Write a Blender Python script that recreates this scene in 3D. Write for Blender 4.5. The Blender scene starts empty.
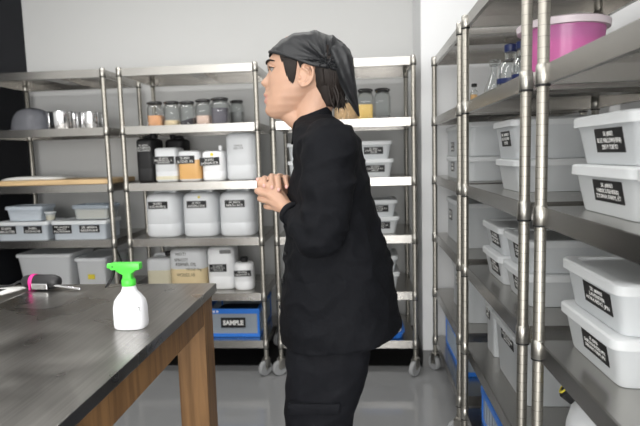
import bpy, bmesh, math, random
from mathutils import Vector, Matrix, noise
random.seed(7)
PI = math.pi
SC = bpy.context.scene
COL = SC.collection

# ------------------------------------------------------------------ materials
def new_mat(name):
    m = bpy.data.materials.new(name); m.use_nodes = True
    nt = m.node_tree; b = nt.nodes['Principled BSDF']
    return m, nt, b

def mat(name, col, rough=.5, metal=0., spec=.5, noise_amt=0., noise_scale=20., bump=0., stretch=(1,1,1), sub=0., trans=0., ior=1.45, coat=0., aniso=0.):
    m, nt, b = new_mat(name)
    b.inputs['Base Color'].default_value = (*col, 1)
    b.inputs['Roughness'].default_value = rough
    b.inputs['Metallic'].default_value = metal
    b.inputs['Specular IOR Level'].default_value = spec
    b.inputs['IOR'].default_value = ior
    b.inputs['Transmission Weight'].default_value = trans
    b.inputs['Coat Weight'].default_value = coat
    b.inputs['Anisotropic'].default_value = aniso
    if sub: b.inputs['Subsurface Weight'].default_value = sub; b.inputs['Subsurface Radius'].default_value = (.02,.01,.006)
    if noise_amt or bump:
        tc = nt.nodes.new('ShaderNodeTexCoord'); mp = nt.nodes.new('ShaderNodeMapping')
        mp.inputs['Scale'].default_value = stretch
        nz = nt.nodes.new('ShaderNodeTexNoise'); nz.inputs['Scale'].default_value = noise_scale; nz.inputs['Detail'].default_value = 5
        nt.links.new(tc.outputs['Object'], mp.inputs['Vector']); nt.links.new(mp.outputs['Vector'], nz.inputs['Vector'])
        if noise_amt:
            rp = nt.nodes.new('ShaderNodeValToRGB')
            rp.color_ramp.elements[0].position = .3; rp.color_ramp.elements[1].position = .7
            rp.color_ramp.elements[0].color = (*[c*(1-noise_amt) for c in col], 1)
            rp.color_ramp.elements[1].color = (*[min(1, c*(1+noise_amt)) for c in col], 1)
            nt.links.new(nz.outputs['Fac'], rp.inputs['Fac']); nt.links.new(rp.outputs['Color'], b.inputs['Base Color'])
            mr = nt.nodes.new('ShaderNodeMapRange')
            mr.inputs['To Min'].default_value = max(.02, rough*(1-noise_amt)); mr.inputs['To Max'].default_value = min(1, rough*(1+noise_amt))
            nt.links.new(nz.outputs['Fac'], mr.inputs['Value']); nt.links.new(mr.outputs['Result'], b.inputs['Roughness'])
        if bump:
            bp = nt.nodes.new('ShaderNodeBump'); bp.inputs['Strength'].default_value = bump; bp.inputs['Distance'].default_value = .01
            nt.links.new(nz.outputs['Fac'], bp.inputs['Height']); nt.links.new(bp.outputs['Normal'], b.inputs['Normal'])
    return m

def frosted(name, col, opacity=.75, rough=.35):
    """Milky plastic: diffuse/glossy skin mixed with translucent light and a little see-through."""
    m, nt, b = new_mat(name)
    b.inputs['Base Color'].default_value = (*col, 1); b.inputs['Roughness'].default_value = rough
    out = nt.nodes['Material Output']
    tl = nt.nodes.new('ShaderNodeBsdfTranslucent'); tl.inputs['Color'].default_value = (*col, 1)
    tp = nt.nodes.new('ShaderNodeBsdfTransparent'); tp.inputs['Color'].default_value = (*[min(1, c*1.1) for c in col], 1)
    m1 = nt.nodes.new('ShaderNodeMixShader'); m1.inputs[0].default_value = .28
    m2 = nt.nodes.new('ShaderNodeMixShader'); m2.inputs[0].default_value = 1-opacity
    nt.links.new(b.outputs[0], m1.inputs[1]); nt.links.new(tl.outputs[0], m1.inputs[2])
    nt.links.new(m1.outputs[0], m2.inputs[1]); nt.links.new(tp.outputs[0], m2.inputs[2])
    nt.links.new(m2.outputs[0], out.inputs['Surface'])
    return m

M = {}
M['steel'] = mat('brushed_steel', (.46,.445,.41), .33, 1, noise_amt=.14, noise_scale=6, stretch=(.6,.6,40), aniso=.4)
M['shelf'] = mat('shelf_steel', (.47,.455,.43), .27, 1, noise_amt=.04, noise_scale=4, stretch=(2,2,2))
M['chrome'] = mat('polished_steel', (.75,.75,.76), .1, 1)
M['black'] = mat('black_rubber', (.012,.012,.013), .6)
M['wall'] = mat('painted_wall', (.60,.605,.60), .75, bump=.03, noise_scale=120)
M['pillar'] = mat('white_wall_paint', (.80,.81,.82), .7)
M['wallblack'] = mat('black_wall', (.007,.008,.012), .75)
M['ceil'] = mat('ceiling_paint', (.82,.82,.82), .85)
M['base'] = mat('baseboard_vinyl', (.20,.20,.20), .5)
M['milk'] = frosted('milky_plastic', (.90,.92,.94), .96)
M['milkblue'] = frosted('cool_milky_plastic', (.76,.82,.88), .85)
M['white'] = mat('white_plastic', (.86,.87,.88), .3, sub=.0)
M['box'] = frosted('frosted_box_plastic', (.82,.85,.87), .93, .4)
M['lid'] = frosted('frosted_lid_plastic', (.84,.86,.87), .95, .35)
M['clear'] = frosted('clear_plastic', (.72,.78,.84), .5, .15)
M['greyclear'] = frosted('smoky_dome_plastic', (.42,.43,.47), .38, .05)
M['glass'] = mat('glass', (.95,.97,.97), .02, trans=1, ior=1.3)
M['amber'] = mat('amber_liquid', (.72,.42,.16), .3)
M['yellow'] = mat('yellow_liquid', (.74,.60,.36), .4)
M['oil'] = mat('pale_oil', (.66,.62,.47), .4)
M['blue'] = mat('blue_crate_plastic', (.03,.20,.72), .35)
M['labelblack'] = mat('black_label', (.008,.008,.009), .5)
M['chalk'] = mat('white_lettering', (.85,.85,.83), .7)
M['ink'] = mat('black_ink', (.05,.045,.04), .6)
M['green'] = mat('green_plastic', (.09,.68,.07), .3)
M['spray'] = mat('white_bottle_plastic', (.84,.85,.88), .35)
M['pinkclear'] = frosted('pink_bucket_plastic', (.80,.27,.60), .72, .2)
M['pinkpowder'] = mat('pink_contents', (.66,.10,.44), .6)
M['pinklid'] = mat('pale_lid', (.68,.60,.64), .35)
M['cloth'] = mat('black_cotton', (.0045,.005,.007), .8, bump=.25, noise_scale=55, spec=.2)
M['trouser'] = mat('black_trouser_cotton', (.005,.0055,.008), .8, bump=.2, noise_scale=40, spec=.25)
M['scarf'] = mat('black_headscarf_cotton', (.016,.017,.019), .5, bump=.12, noise_scale=60, spec=.5)
M['skin'] = mat('skin', (.49,.295,.205), .48, sub=.12, noise_amt=.06, noise_scale=25)
M['lips'] = mat('lip_skin', (.50,.25,.20), .45)
M['nail'] = mat('fingernail', (.62,.36,.32), .35)
M['hair'] = mat('dark_brown_hair', (.014,.009,.007), .6, spec=.35)
M['eyew'] = mat('eye_white', (.30,.27,.25), .2)
M['iris'] = mat('dark_iris', (.015,.008,.005), .1)
M['board'] = mat('pale_wood_board', (.62,.44,.24), .5, noise_amt=.12, noise_scale=5, stretch=(1,14,14))
M['paper'] = mat('white_sheet', (.8,.8,.78), .7)
M['pink'] = mat('magenta_plastic', (.75,.03,.28), .35)
M['tool'] = mat('dark_tool_plastic', (.02,.02,.022), .35)
M['orange'] = mat('orange_salt', (.72,.37,.19), .9, noise_amt=.2, noise_scale=200)
M['beige'] = mat('beige_flakes', (.72,.58,.38), .9, noise_amt=.25, noise_scale=150)
M['dark'] = mat('dark_leaves', (.035,.03,.035), .9, noise_amt=.4, noise_scale=150)
M['rose'] = mat('pale_pink_powder', (.70,.52,.44), .9)
M['greybean'] = mat('grey_seeds', (.11,.10,.12), .9, noise_amt=.5, noise_scale=180)
M['corn'] = mat('yellow_grains', (.80,.56,.20), .9, noise_amt=.15, noise_scale=200)
M['nuts'] = mat('tan_grains', (.55,.36,.19), .9, noise_amt=.45, noise_scale=120, bump=.6)
M['cap_navy'] = mat('navy_cap', (.01,.02,.09), .35)
M['tyre'] = frosted('pale_grey_tyre', (.55,.56,.57), .9, .3)
M['yel'] = mat('yellow_plastic', (.75,.62,.05), .4)
M['teal'] = mat('teal_plastic', (.03,.16,.15), .4)

# post: metal with fine horizontal rings every 25 mm
def post_material():
    m, nt, b = new_mat('ringed_post_steel')
    b.inputs['Base Color'].default_value = (.44,.42,.375,1); b.inputs['Metallic'].default_value = 1; b.inputs['Roughness'].default_value = .42
    tc = nt.nodes.new('ShaderNodeTexCoord'); sx = nt.nodes.new('ShaderNodeSeparateXYZ')
    ml = nt.nodes.new('ShaderNodeMath'); ml.operation = 'MULTIPLY'; ml.inputs[1].default_value = 40
    fr = nt.nodes.new('ShaderNodeMath'); fr.operation = 'FRACT'
    gt = nt.nodes.new('ShaderNodeMath'); gt.operation = 'GREATER_THAN'; gt.inputs[1].default_value = .05
    mx = nt.nodes.new('ShaderNodeMix'); mx.data_type = 'RGBA'
    mx.inputs[6].default_value = (.24,.23,.20,1); mx.inputs[7].default_value = (.44,.42,.375,1)
    L = nt.links.new
    L(tc.outputs['Object'], sx.inputs[0]); L(sx.outputs[2], ml.inputs[0]); L(ml.outputs[0], fr.inputs[0]); L(fr.outputs[0], gt.inputs[0])
    L(gt.outputs[0], mx.inputs[0]); L(mx.outputs[2], b.inputs['Base Color'])
    return m
M['post'] = post_material()

def floor_material():
    m, nt, b = new_mat('grey_epoxy_floor')
    b.inputs['Base Color'].default_value = (.30,.305,.31,1); b.inputs['Roughness'].default_value = .1; b.inputs['Specular IOR Level'].default_value = .6
    tc = nt.nodes.new('ShaderNodeTexCoord'); nz = nt.nodes.new('ShaderNodeTexNoise'); nz.inputs['Scale'].default_value = 3
    bp = nt.nodes.new('ShaderNodeBump'); bp.inputs['Strength'].default_value = .05; bp.inputs['Distance'].default_value = .02
    nt.links.new(tc.outputs['Object'], nz.inputs['Vector']); nt.links.new(nz.outputs['Fac'], bp.inputs['Height']); nt.links.new(bp.outputs['Normal'], b.inputs['Normal'])
    return m
M['floor'] = floor_material()

def table_material():
    m, nt, b = new_mat('worn_steel_top')
    b.inputs['Metallic'].default_value = 1
    L = nt.links.new
    tc = nt.nodes.new('ShaderNodeTexCoord')
    mp = nt.nodes.new('ShaderNodeMapping'); mp.inputs['Scale'].default_value = (60, 1.2, 1)
    nz = nt.nodes.new('ShaderNodeTexNoise'); nz.inputs['Scale'].default_value = 3; nz.inputs['Detail'].default_value = 2
    n2 = nt.nodes.new('ShaderNodeTexNoise'); n2.inputs['Scale'].default_value = 4; n2.inputs['Detail'].default_value = 2; n2.inputs['Distortion'].default_value = .6
    L(tc.outputs['Object'], mp.inputs[0]); L(mp.outputs[0], nz.inputs['Vector']); L(tc.outputs['Object'], n2.inputs['Vector'])
    rp = nt.nodes.new('ShaderNodeValToRGB'); rp.color_ramp.elements[0].color = (.27,.26,.245,1); rp.color_ramp.elements[1].color = (.50,.485,.46,1)
    L(nz.outputs['Fac'], rp.inputs[0]); L(rp.outputs[0], b.inputs['Base Color'])
    mr = nt.nodes.new('ShaderNodeMapRange'); mr.inputs['From Min'].default_value = .3; mr.inputs['From Max'].default_value = .7
    mr.inputs['To Min'].default_value = .22; mr.inputs['To Max'].default_value = .42
    L(n2.outputs['Fac'], mr.inputs['Value']); L(mr.outputs[0], b.inputs['Roughness'])
    bp = nt.nodes.new('ShaderNodeBump'); bp.inputs['Strength'].default_value = .25; bp.inputs['Distance'].default_value = .003
    n3 = nt.nodes.new('ShaderNodeTexNoise'); n3.inputs['Scale'].default_value = 4.5; n3.inputs['Detail'].default_value = 1
    L(tc.outputs['Object'], n3.inputs['Vector']); L(n3.outputs['Fac'], bp.inputs['Height']); L(bp.outputs[0], b.inputs['Normal'])
    return m
M['tabletop'] = table_material()

def wood_material():
    m, nt, b = new_mat('pine_wood')
    b.inputs['Roughness'].default_value = .45
    L = nt.links.new
    tc = nt.nodes.new('ShaderNodeTexCoord')
    mp = nt.nodes.new('ShaderNodeMapping'); mp.inputs['Scale'].default_value = (22, 22, 1.6)
    nz = nt.nodes.new('ShaderNodeTexNoise'); nz.inputs['Scale'].default_value = 1.6; nz.inputs['Detail'].default_value = 3; nz.inputs['Distortion'].default_value = .8
    L(tc.outputs['Object'], mp.inputs[0]); L(mp.outputs[0], nz.inputs['Vector'])
    rp = nt.nodes.new('ShaderNodeValToRGB')
    rp.color_ramp.elements[0].position = .3; rp.color_ramp.elements[0].color = (.15,.075,.028,1)
    rp.color_ramp.elements[1].position = .65; rp.color_ramp.elements[1].color = (.29,.155,.062,1)
    L(nz.outputs['Fac'], rp.inputs[0]); L(rp.outputs[0], b.inputs['Base Color'])
    return m
M['wood'] = wood_material()

# ------------------------------------------------------------------ geometry helpers
def obj(name, bm, mats, parent=None, loc=(0,0,0), smooth=False, label=None):
    me = bpy.data.meshes.new(name)
    bmesh.ops.recalc_face_normals(bm, faces=bm.faces[:])
    bm.to_mesh(me); bm.free()
    if not isinstance(mats, (list, tuple)): mats = [mats]
    for m in mats: me.materials.append(M[m] if isinstance(m, str) else m)
    o = bpy.data.objects.new(name, me); COL.objects.link(o); o.location = loc
    if smooth:
        me.shade_smooth()
        try: me.set_sharp_from_angle(angle=math.radians(42))
        except Exception: pass
    if parent: o.parent = parent
    if label: o['label'] = label
    return o

def tag(o, label, cat, group=None):
    o['label'] = label; o['category'] = cat
    if group: o['group'] = group
    return o

def thing(name, label, cat, loc=(0,0,0), group=None, rz=0):
    o = bpy.data.objects.new(name, None); COL.objects.link(o); o.location = loc; o.rotation_euler = (0,0,rz)
    o.empty_display_size = .05
    return tag(o, label, cat, group)

def kids(o): return list(o.children)
def copy_tree(o, parent=None):
    c = o.copy(); COL.objects.link(c)
    if parent: c.parent = parent
    for ch in kids(o): copy_tree(ch, c)
    return c

def nb(): return bmesh.new()

def box(bm, x0, x1, y0, y1, z0, z1, mi=0, bev=0):
    n0 = set(bm.faces)
    vs = [bm.verts.new((x,y,z)) for x in (x0,x1) for y in (y0,y1) for z in (z0,z1)]
    fs = [(0,1,3,2),(4,6,7,5),(0,4,5,1),(2,3,7,6),(0,2,6,4),(1,5,7,3)]
    F = [bm.faces.new([vs[i] for i in f]) for f in fs]
    for f in F: f.material_index = mi
    if bev:
        es = list({e for f in F for e in f.edges})
        bmesh.ops.bevel(bm, geom=es, offset=bev, segments=2, affect='EDGES', profile=.5)
        for f in set(bm.faces)-n0: f.material_index = mi

def ring_faces(bm, rings, mi=0, close=True, cap0=True, cap1=True, smooth=True):
    n = len(rings[0])
    for a, b in zip(rings, rings[1:]):
        for i in range(n if close else n-1):
            j = (i+1) % n
            try:
                f = bm.faces.new((a[i], a[j], b[j], b[i])); f.material_index = mi
            except ValueError: pass
    if cap0: f = bm.faces.new(rings[0]); f.material_index = mi
    if cap1: f = bm.faces.new(rings[-1]); f.material_index = mi

def lathe(bm, prof, c=(0,0,0), seg=24, mi=0, cap0=True, cap1=True, axis='z', sx=1, sy=1):
    rings = []
    for r, z in prof:
        rg = []
        for i in range(seg):
            a = 2*PI*i/seg; u, v = r*math.cos(a)*sx, r*math.sin(a)*sy
            p = {'z': (u,v,z), 'x': (z,u,v), 'y': (u,z,v)}[axis]
            rg.append(bm.verts.new((c[0]+p[0], c[1]+p[1], c[2]+p[2])))
        rings.append(rg)
    ring_faces(bm, rings, mi, cap0=cap0, cap1=cap1)

def superloft(bm, secs, n=4., seg=32, mi=0, cap0=True, cap1=True):
    """secs: (z, hx, hy[, cx, cy[, n]]) horizontal super-ellipse sections."""
    rings = []
    for s in secs:
        z, hx, hy = s[:3]; cx = s[3] if len(s) > 3 else 0; cy = s[4] if len(s) > 4 else 0; e = s[5] if len(s) > 5 else n
        rg = []
        for i in range(seg):
            a = 2*PI*(i+.5)/seg; ca, sa = math.cos(a), math.sin(a)
            rg.append(bm.verts.new((cx+hx*math.copysign(abs(ca)**(2/e), ca), cy+hy*math.copysign(abs(sa)**(2/e), sa), z)))
        rings.append(rg)
    ring_faces(bm, rings, mi, cap0=cap0, cap1=cap1)

def catmull(pts, sub=5):
    P = [Vector(p) for p in pts]
    if len(P) < 3: 
        return [P[0].lerp(P[1], i/sub) for i in range(sub+1)]
    out = []
    for i in range(len(P)-1):
        p0 = P[max(i-1,0)]; p1 = P[i]; p2 = P[i+1]; p3 = P[min(i+2,len(P)-1)]
        for k in range(sub):
            t = k/sub
            out.append(.5*((2*p1)+(p2-p0)*t+(2*p0-5*p1+4*p2-p3)*t*t+(3*p1-p0-3*p2+p3)*t**3))
    out.append(P[-1]); return out

def tube(bm, pts, r, seg=10, mi=0, sub=5, flat=1., round_ends=True, up=None):
    """Tapered tube through points; r a number or one radius per point."""
    if not isinstance(r, (list, tuple)): r = [r]*len(pts)
    P4 = catmull([(*p,) for p in pts], sub)
    R = [v.x for v in catmull([(a,0,0) for a in r], sub)]
    if round_ends:
        d0 = (P4[0]-P4[1]).normalized(); d1 = (P4[-1]-P4[-2]).normalized()
        pre = [(P4[0]+d0*R[0]*k, R[0]*math.sqrt(max(1-k*k,.01))) for k in (.97,.75,.4)]
        post = [(P4[-1]+d1*R[-1]*k, R[-1]*math.sqrt(max(1-k*k,.01))) for k in (.4,.75,.97)]
        P4 = [p for p,_ in pre]+P4+[p for p,_ in post]; R = [q for _,q in pre]+R+[q for _,q in post]
    rings = []; ref = Vector(up) if up else None
    for i, p in enumerate(P4):
        t = (P4[min(i+1,len(P4)-1)]-P4[max(i-1,0)])
        if t.length < 1e-9: t = Vector((0,0,1))
        t.normalize()
        if ref is None: ref = Vector((0,0,1)) if abs(t.z) < .9 else Vector((1,0,0))
        u = (ref-t*ref.dot(t))
        if u.length < 1e-6: u = t.orthogonal()
        u.normalize(); w = t.cross(u); ref = u
        rings.append([bm.verts.new(p+(u*math.cos(2*PI*k/seg)*flat+w*math.sin(2*PI*k/seg))*R[i]) for k in range(seg)])
    ring_faces(bm, rings, mi)

def ellipsoid(bm, c, r, seg=20, mi=0, rot=None):
    m = Matrix.Translation(c)
    if rot: m = m @ rot.to_4x4()
    m = m @ Matrix.Diagonal((*r,1))
    g = bmesh.ops.create_uvsphere(bm, u_segments=seg, v_segments=seg//2+2, radius=1, matrix=m)
    for v in g['verts']:
        for f in v.link_faces: f.material_index = mi

def interp(tab, z):
    """piecewise smooth-ish table lookup; tab sorted by first value."""
    if z <= tab[0][0]: return tab[0][1:]
    for a, b in zip(tab, tab[1:]):
        if z <= b[0]:
            t = (z-a[0])/(b[0]-a[0]); t = t*t*(3-2*t)*.5+t*.5
            return tuple(p+(q-p)*t for p, q in zip(a[1:], b[1:]))
    return tab[-1][1:]

# ------------------------------------------------------------------ lettering and labels
TEXTS = {}
def text_mesh(s, bold=0.):
    key = (s, bold)
    if key not in TEXTS:
        cu = bpy.data.curves.new('lettering_curve', 'FONT'); cu.body = s; cu.size = 1; cu.align_x = 'CENTER'; cu.align_y = 'CENTER'
        cu.extrude = .012; cu.offset = bold; cu.resolution_u = 2
        to = bpy.data.objects.new('tmp_text', cu); COL.objects.link(to)
        dg = bpy.context.evaluated_depsgraph_get()
        me = bpy.data.meshes.new_from_object(to.evaluated_get(dg))
        bpy.data.objects.remove(to)
        xs = [v.co.x for v in me.vertices]; ys = [v.co.y for v in me.vertices]
        TEXTS[key] = (me, max(xs)-min(xs), (max(xs)+min(xs))/2, (max(ys)+min(ys))/2, max(ys)-min(ys))
    return TEXTS[key]

ROT = {'-Y': Matrix.Rotation(PI/2, 4, 'X'), '-X': Matrix.Rotation(-PI/2, 4, 'Z') @ Matrix.Rotation(PI/2, 4, 'X')}

def frame(center, face, tilt, lean):
    # lean: backwards tilt of the surface so a label lies flat on a tapering side
    return Matrix.Translation(center) @ ROT[face] @ Matrix.Rotation(lean, 4, 'X') @ Matrix.Rotation(tilt, 4, 'Z')
def write(parent, s, center, width, height, face='-Y', m='chalk', bold=.02, tilt=0, name='lettering', lean=0):
    me, w, cx, cy, h = text_mesh(s, bold)
    me2 = me.copy(); me2.materials.clear(); me2.materials.append(M[m])
    o = bpy.data.objects.new(name, me2); COL.objects.link(o)
    sx = width/w; sy = height/h
    T = frame(center, face, tilt, lean) @ Matrix.Diagonal((sx, sy, min(sx,sy), 1)) @ Matrix.Translation((-cx,-cy,0))
    me2.transform(T); o.parent = parent
    return o

def sticker(parent, center, w, h, lines, face='-Y', tilt=0, bold=.0, lean=0):
    """black label with white handwriting, thin, standing on a surface facing -Y or -X."""
    bm = nb(); box(bm, -w/2, w/2, -h/2, h/2, -.0006, .0006)
    bm.transform(frame(center, face, tilt, lean))
    lab = obj('label', bm, 'labelblack', parent, label='black label with white handwriting')
    if lines:
        off = Vector({'-Y': (0,-.001,0), '-X': (-.001,0,0)}[face])
        nl = len(lines); txt = '\n'.join(l for l in lines)
        me, tw, cx, cy, th = text_mesh(txt, bold)
        write(lab, txt, Vector(center)+off, w*.84, h*(.74 if nl > 1 else .5), face, tilt=tilt, bold=bold, lean=lean)
    return lab

# ------------------------------------------------------------------ THE SETTING
X0, X1, Y0, Y1, ZC = -2.30, 1.02, -3.2, 3.62, 2.75
def struct(name, bm, m, **k):
    o = obj(name, bm, m, **k); o['kind'] = 'structure'; return o
bm = nb(); box(bm, X0-.1, X1+.1, Y0-.1, Y1+.1, -.1, 0); struct('floor', bm, 'floor')
bm = nb(); box(bm, X0-.1, X1+.1, Y0-.1, Y1+.1, ZC, ZC+.1); struct('ceiling', bm, 'ceil')
bm = nb(); box(bm, X0-.1, X1+.1, Y1, Y1+.1, 0, ZC); struct('wall_back', bm, 'wall')
bm = nb(); box(bm, X0-.1, X0, Y0, Y1, 0, ZC); struct('wall_left', bm, 'wall')
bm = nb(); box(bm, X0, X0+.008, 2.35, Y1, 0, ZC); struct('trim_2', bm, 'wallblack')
bm = nb(); box(bm, X1, X1+.1, Y0, Y1, 0, ZC); struct('wall_right', bm, 'pillar')
bm = nb(); box(bm, .352, X1, 3.15, Y1, 0, ZC); struct('wall_corner', bm, 'pillar')
bm = nb()
box(bm, .346, X1, 3.144, 3.15, 0, .105); box(bm, .346, .352, 3.144, Y1, 0, .105); struct('baseboard_corner', bm, 'base')
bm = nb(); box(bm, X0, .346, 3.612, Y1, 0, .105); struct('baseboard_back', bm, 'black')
bm = nb(); box(bm, X0, .346, 3.16, 3.612, 0, .004); struct('rack_shade_strip', bm, 'black')  # thin black sheet added on the floor as the deep shade under the back racks
# wall behind the photographer with a wide window opening
bm = nb()
wx0, wx1, wz0, wz1 = -1.9, .95, .25, 2.35
box(bm, X0-.1, wx0, Y0-.1, Y0, 0, ZC); box(bm, wx1, X1+.1, Y0-.1, Y0, 0, ZC)
box(bm, wx0, wx1, Y0-.1, Y0, 0, wz0); box(bm, wx0, wx1, Y0-.1, Y0, wz1, ZC)
struct('wall_front', bm, 'wall')
bm = nb()
for a in (wx0, wx0+.94, wx0+1.88, wx1-.04): box(bm, a, a+.04, Y0-.07, Y0-.03, wz0, wz1)
for a in (wz0, wz1-.04): box(bm, wx0, wx1, Y0-.07, Y0-.03, a, a+.04)
struct('window_1', bm, 'steel')

# ------------------------------------------------------------------ shelving racks
Zbot = [1.7724-.33*k for k in range(5)]+[.163]
LIP = .045
T = {i+1: z+LIP for i, z in enumerate(Zbot)}       # top surface of each shelf
W, D = .788, .50
PR = .0135
def rack_shelf(z, zt):
    bm = nb(); t = .0015; e = PR*.55
    x0, x1, y0, y1 = 0, W, 0, D
    box(bm, x0+.002, x1-.002, y0+.002-e*.0, y1-.002, zt-.0025, zt)                 # plate
    for (a,b,c,d) in ((x0+.012,x1-.012,y0-.001,y0+t),(x0+.012,x1-.012,y1-t,y1+.001),(x0-.001,x0+t,y0+.012,y1-.012),(x1-t,x1+.001,y0+.012,y1-.012)):
        box(bm, a, b, c, d, z, zt-.001)
    # folded-in return flanges and the underside stiffening channels
    box(bm, x0+.012, x1-.012, y0, y0+.014, z, z+.0015); box(bm, x0+.012, x1-.012, y1-.014, y1, z, z+.0015)
    box(bm, x0, x0+.014, y0+.012, y1-.012, z, z+.0015); box(bm, x1-.014, x1, y0+.012, y1-.012, z, z+.0015)
    box(bm, W*.5-.045, W*.5+.045, y0+.004, y1-.004, zt-.024, zt-.0025)
    return bm
def make_rack():
    r = thing('steel_shelving_rack', 'x', 'shelving rack')
    for i, z in enumerate(Zbot): obj('shelf', rack_shelf(z, z+LIP), 'shelf', r)
    for (x, y) in ((0,0),(W,0),(0,D),(W,D)):
        bm = nb(); lathe(bm, [(PR,.115),(PR,1.817),(PR*.85,1.822)], (x,y,0), 20)
        p = obj('post', bm, 'post', r, smooth=True)
        for z in Zbot:
            bm = nb(); lathe(bm, [(PR+.0005,z-.004),(PR+.0035,z-.003),(PR+.0035,z+.001)], (x,y,0), 20, 1)
            lathe(bm, [(PR+.003,z+.0005),(PR+.0042,z+.002),(PR+.0028,z+LIP),(PR+.0002,z+LIP+.003)], (x,y,0), 20, 0)
            obj('collar', bm, ['steel','black'], p, smooth=True)
    for (x, y, a) in ((0,0,.5),(W,0,.9),(0,D,.3),(W,D,1.1)):
        bm = nb()
        lathe(bm, [(.016,.098),(.021,.1),(.021,.108),(.012,.112),(.010,.128)], (x,y,0), 16)
        Rm = Matrix.Translation((x,y,0)) @ Matrix.Rotation(a, 4, 'Z')
        b2 = nb()
        for s in (-1,1):
            box(b2, -.022, .016, s*.0165-.0015, s*.0165+.0015, .045, .100, bev=.001)
        box(b2, -.022, .020, -.018, .018, .096, .100)
        lathe(b2, [(.006,-.021),(.006,.021)], (-.012,0,.045), 12, axis='y')
        b2.transform(Rm); me = bpy.data.meshes.new('t'); b2.to_mesh(me); b2.free(); bm.from_mesh(me)
        c = obj('caster', bm, 'steel', r, smooth=True)
        bm = nb()
        lathe(bm, [(.012,-.014),(.030,-.011),(.036,-.014),(.0435,-.011),(.045,-.004),(.045,.004),(.0435,.011),(.036,.014),(.030,.011),(.012,.014)], (-.012,0,.0452), 28, axis='y')
        bm.transform(Rm)
        obj('wheel', bm, 'tyre', c, smooth=True)
    return r
rack0 = make_rack()
RG = 'six tier steel shelving racks on casters'
racks = [('middle steel rack at the back wall, carrying white canisters and jars', (-1.3695,3.026,0), 0),
         ('steel rack at the back wall, leftmost, with chrome pans and the tan board', (-2.2550,3.026,0), 0),
         ('steel rack standing directly behind the man, against the white corner wall', (-.4920,3.026,0), 0),
         ('steel rack on the right side, farthest along the right wall', (.4203,3.104,0), -PI/2),
         ('steel rack on the right side, carrying the glass bottles and pink bucket', (.4203,2.2016,0), -PI/2),
         ('steel rack nearest the camera at the right edge of the photo', (.4260,1.3040,0), -PI/2)]
for i, (lab, loc, rz) in enumerate(racks):
    r = rack0 if i == 0 else copy_tree(rack0)
    r.location = loc; r.rotation_euler = (0,0,rz)
    r['label'] = lab; r['group'] = RG
# a rack turned by -90 deg has its front (local +x) run along -Y and its depth along +X

# ------------------------------------------------------------------ containers
def canister(label, x, y, z, w, d, h, m='milk', cap='white', handle='top', liquid=None, lab=None, cat='canister', name='plastic_canister', group=None, face='-Y', shoulder=.16, neckx=0., n=4.2, capr=.021, rz=0):
    t = thing(name, label, cat, (x,y,z), group, rz)
    hx, hy = w/2, d/2
    bm = nb(); s = h*shoulder
    hb = h-.0
    secs = [(.0,hx*.86,hy*.86),(.004,hx*.94,hy*.94),(.014,hx,hy),(h*.3,hx,hy),(h*.31,hx*.99,hy*.99),(h*.32,hx,hy),(hb-s,hx,hy),(hb-s*.6,hx*.985,hy*.985),(hb-s*.3,hx*.92,hy*.92),(hb-s*.1,hx*.80,hy*.8),(hb,hx*.62,hy*.62)]
    superloft(bm, secs, n, 40)
    obj('body', bm, m, t, smooth=True)
    if liquid:
        f, lm = liquid; bm = nb(); k = .985
        superloft(bm, [(.001,hx*.84,hy*.84),(.005,hx*.945,hy*.945),(.015,hx*1.004,hy*1.004),(h*f,hx*1.004,hy*1.004)], n, 40)
        obj('liquid', bm, lm, t, smooth=True)
    if cap:
        bm = nb(); cx = neckx*hx
        lathe(bm, [(capr*.8,h-.004),(capr*.8,h+.006),(capr,h+.006),(capr,h+.026),(capr*.85,h+.029)], (cx, 0, 0), 20)
        obj('cap', bm, {'white':'white','black':'black'}.get(cap, cap), t, smooth=True)
    if handle == 'top':
        bm = nb(); a, b = (-hx*.62, hx*.35) if neckx > .2 else (-hx*.6, hx*.6)
        if neckx == 0: 
            for sgn in (-1, 1): tube(bm, [(sgn*hx*.62,-hy*.3,h-.02),(sgn*hx*.62,-hy*.3,h+.008),(sgn*hx*.62,hy*.3,h+.008),(sgn*hx*.62,hy*.3,h-.02)], .008, 8)
        else:
            tube(bm, [(a,0,h-.03),(a+.01,0,h+.008),(b-.01,0,h+.010),(b,0,h-.015)], .010, 10)
        obj('handle', bm, m, t, smooth=True)
    if lab:
        cx, cz, lw, lh, lines, tilt = lab
        sticker(t, (cx, -hy-.0016, cz), lw, lh, lines, '-Y', tilt)
    return t

# middle rack, third shelf (tops at T[3])
z3, z4, z5, z6 = T[3]+.001, T[4]+.001, T[5]+.001, T[6]+.001
t = canister('black plastic jerry can with white writing, leftmost on its shelf', -1.283, 3.20, z3, .110, .20, .262, 'black', 'black', 'top', neckx=.45, name='jerry_can', cat='jerry can', shoulder=.1, n=5)
write(t, 'SK #0012\nGLYCERIN(C)\n2022 KOSHO', (0,-.1015,.205), .085, .04, bold=.0)
canister('black plastic jerry can standing behind another black one at the left post', -1.185, 3.42, z3, .13, .16, .262, 'black', 'black', 'top', neckx=-.45, name='jerry_can', cat='jerry can', shoulder=.1)
canister('square white canister with pale liquid, between black jerry can and amber container', -1.152, 3.17, z3, .140, .16, .203, 'milk', None, None, (.17,'oil'), (-.010,.128,.128,.046,['SK #0013','PROPANEDIOL 2L','2022 KOSHO'],0), shoulder=.07, n=6)
canister('container of amber liquid with black label, beside the big blank canister row', -1.010, 3.16, z3, .138, .15, .182, 'milk', None, None, (.70,'amber'), (-.020,.128,.115,.046,['SK #0021','ALCOHOL 70%'],.02), shoulder=.12, n=5)
t = canister('small white canister with yellow dot and a black label', -.869, 3.16, z3, .134, .15, .178, 'white', 'white', None, None, (-.015,.115,.118,.046,['SK #0022','LAVENDER WTR'],.04), shoulder=.14, neckx=.5, capr=.012)
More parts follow.
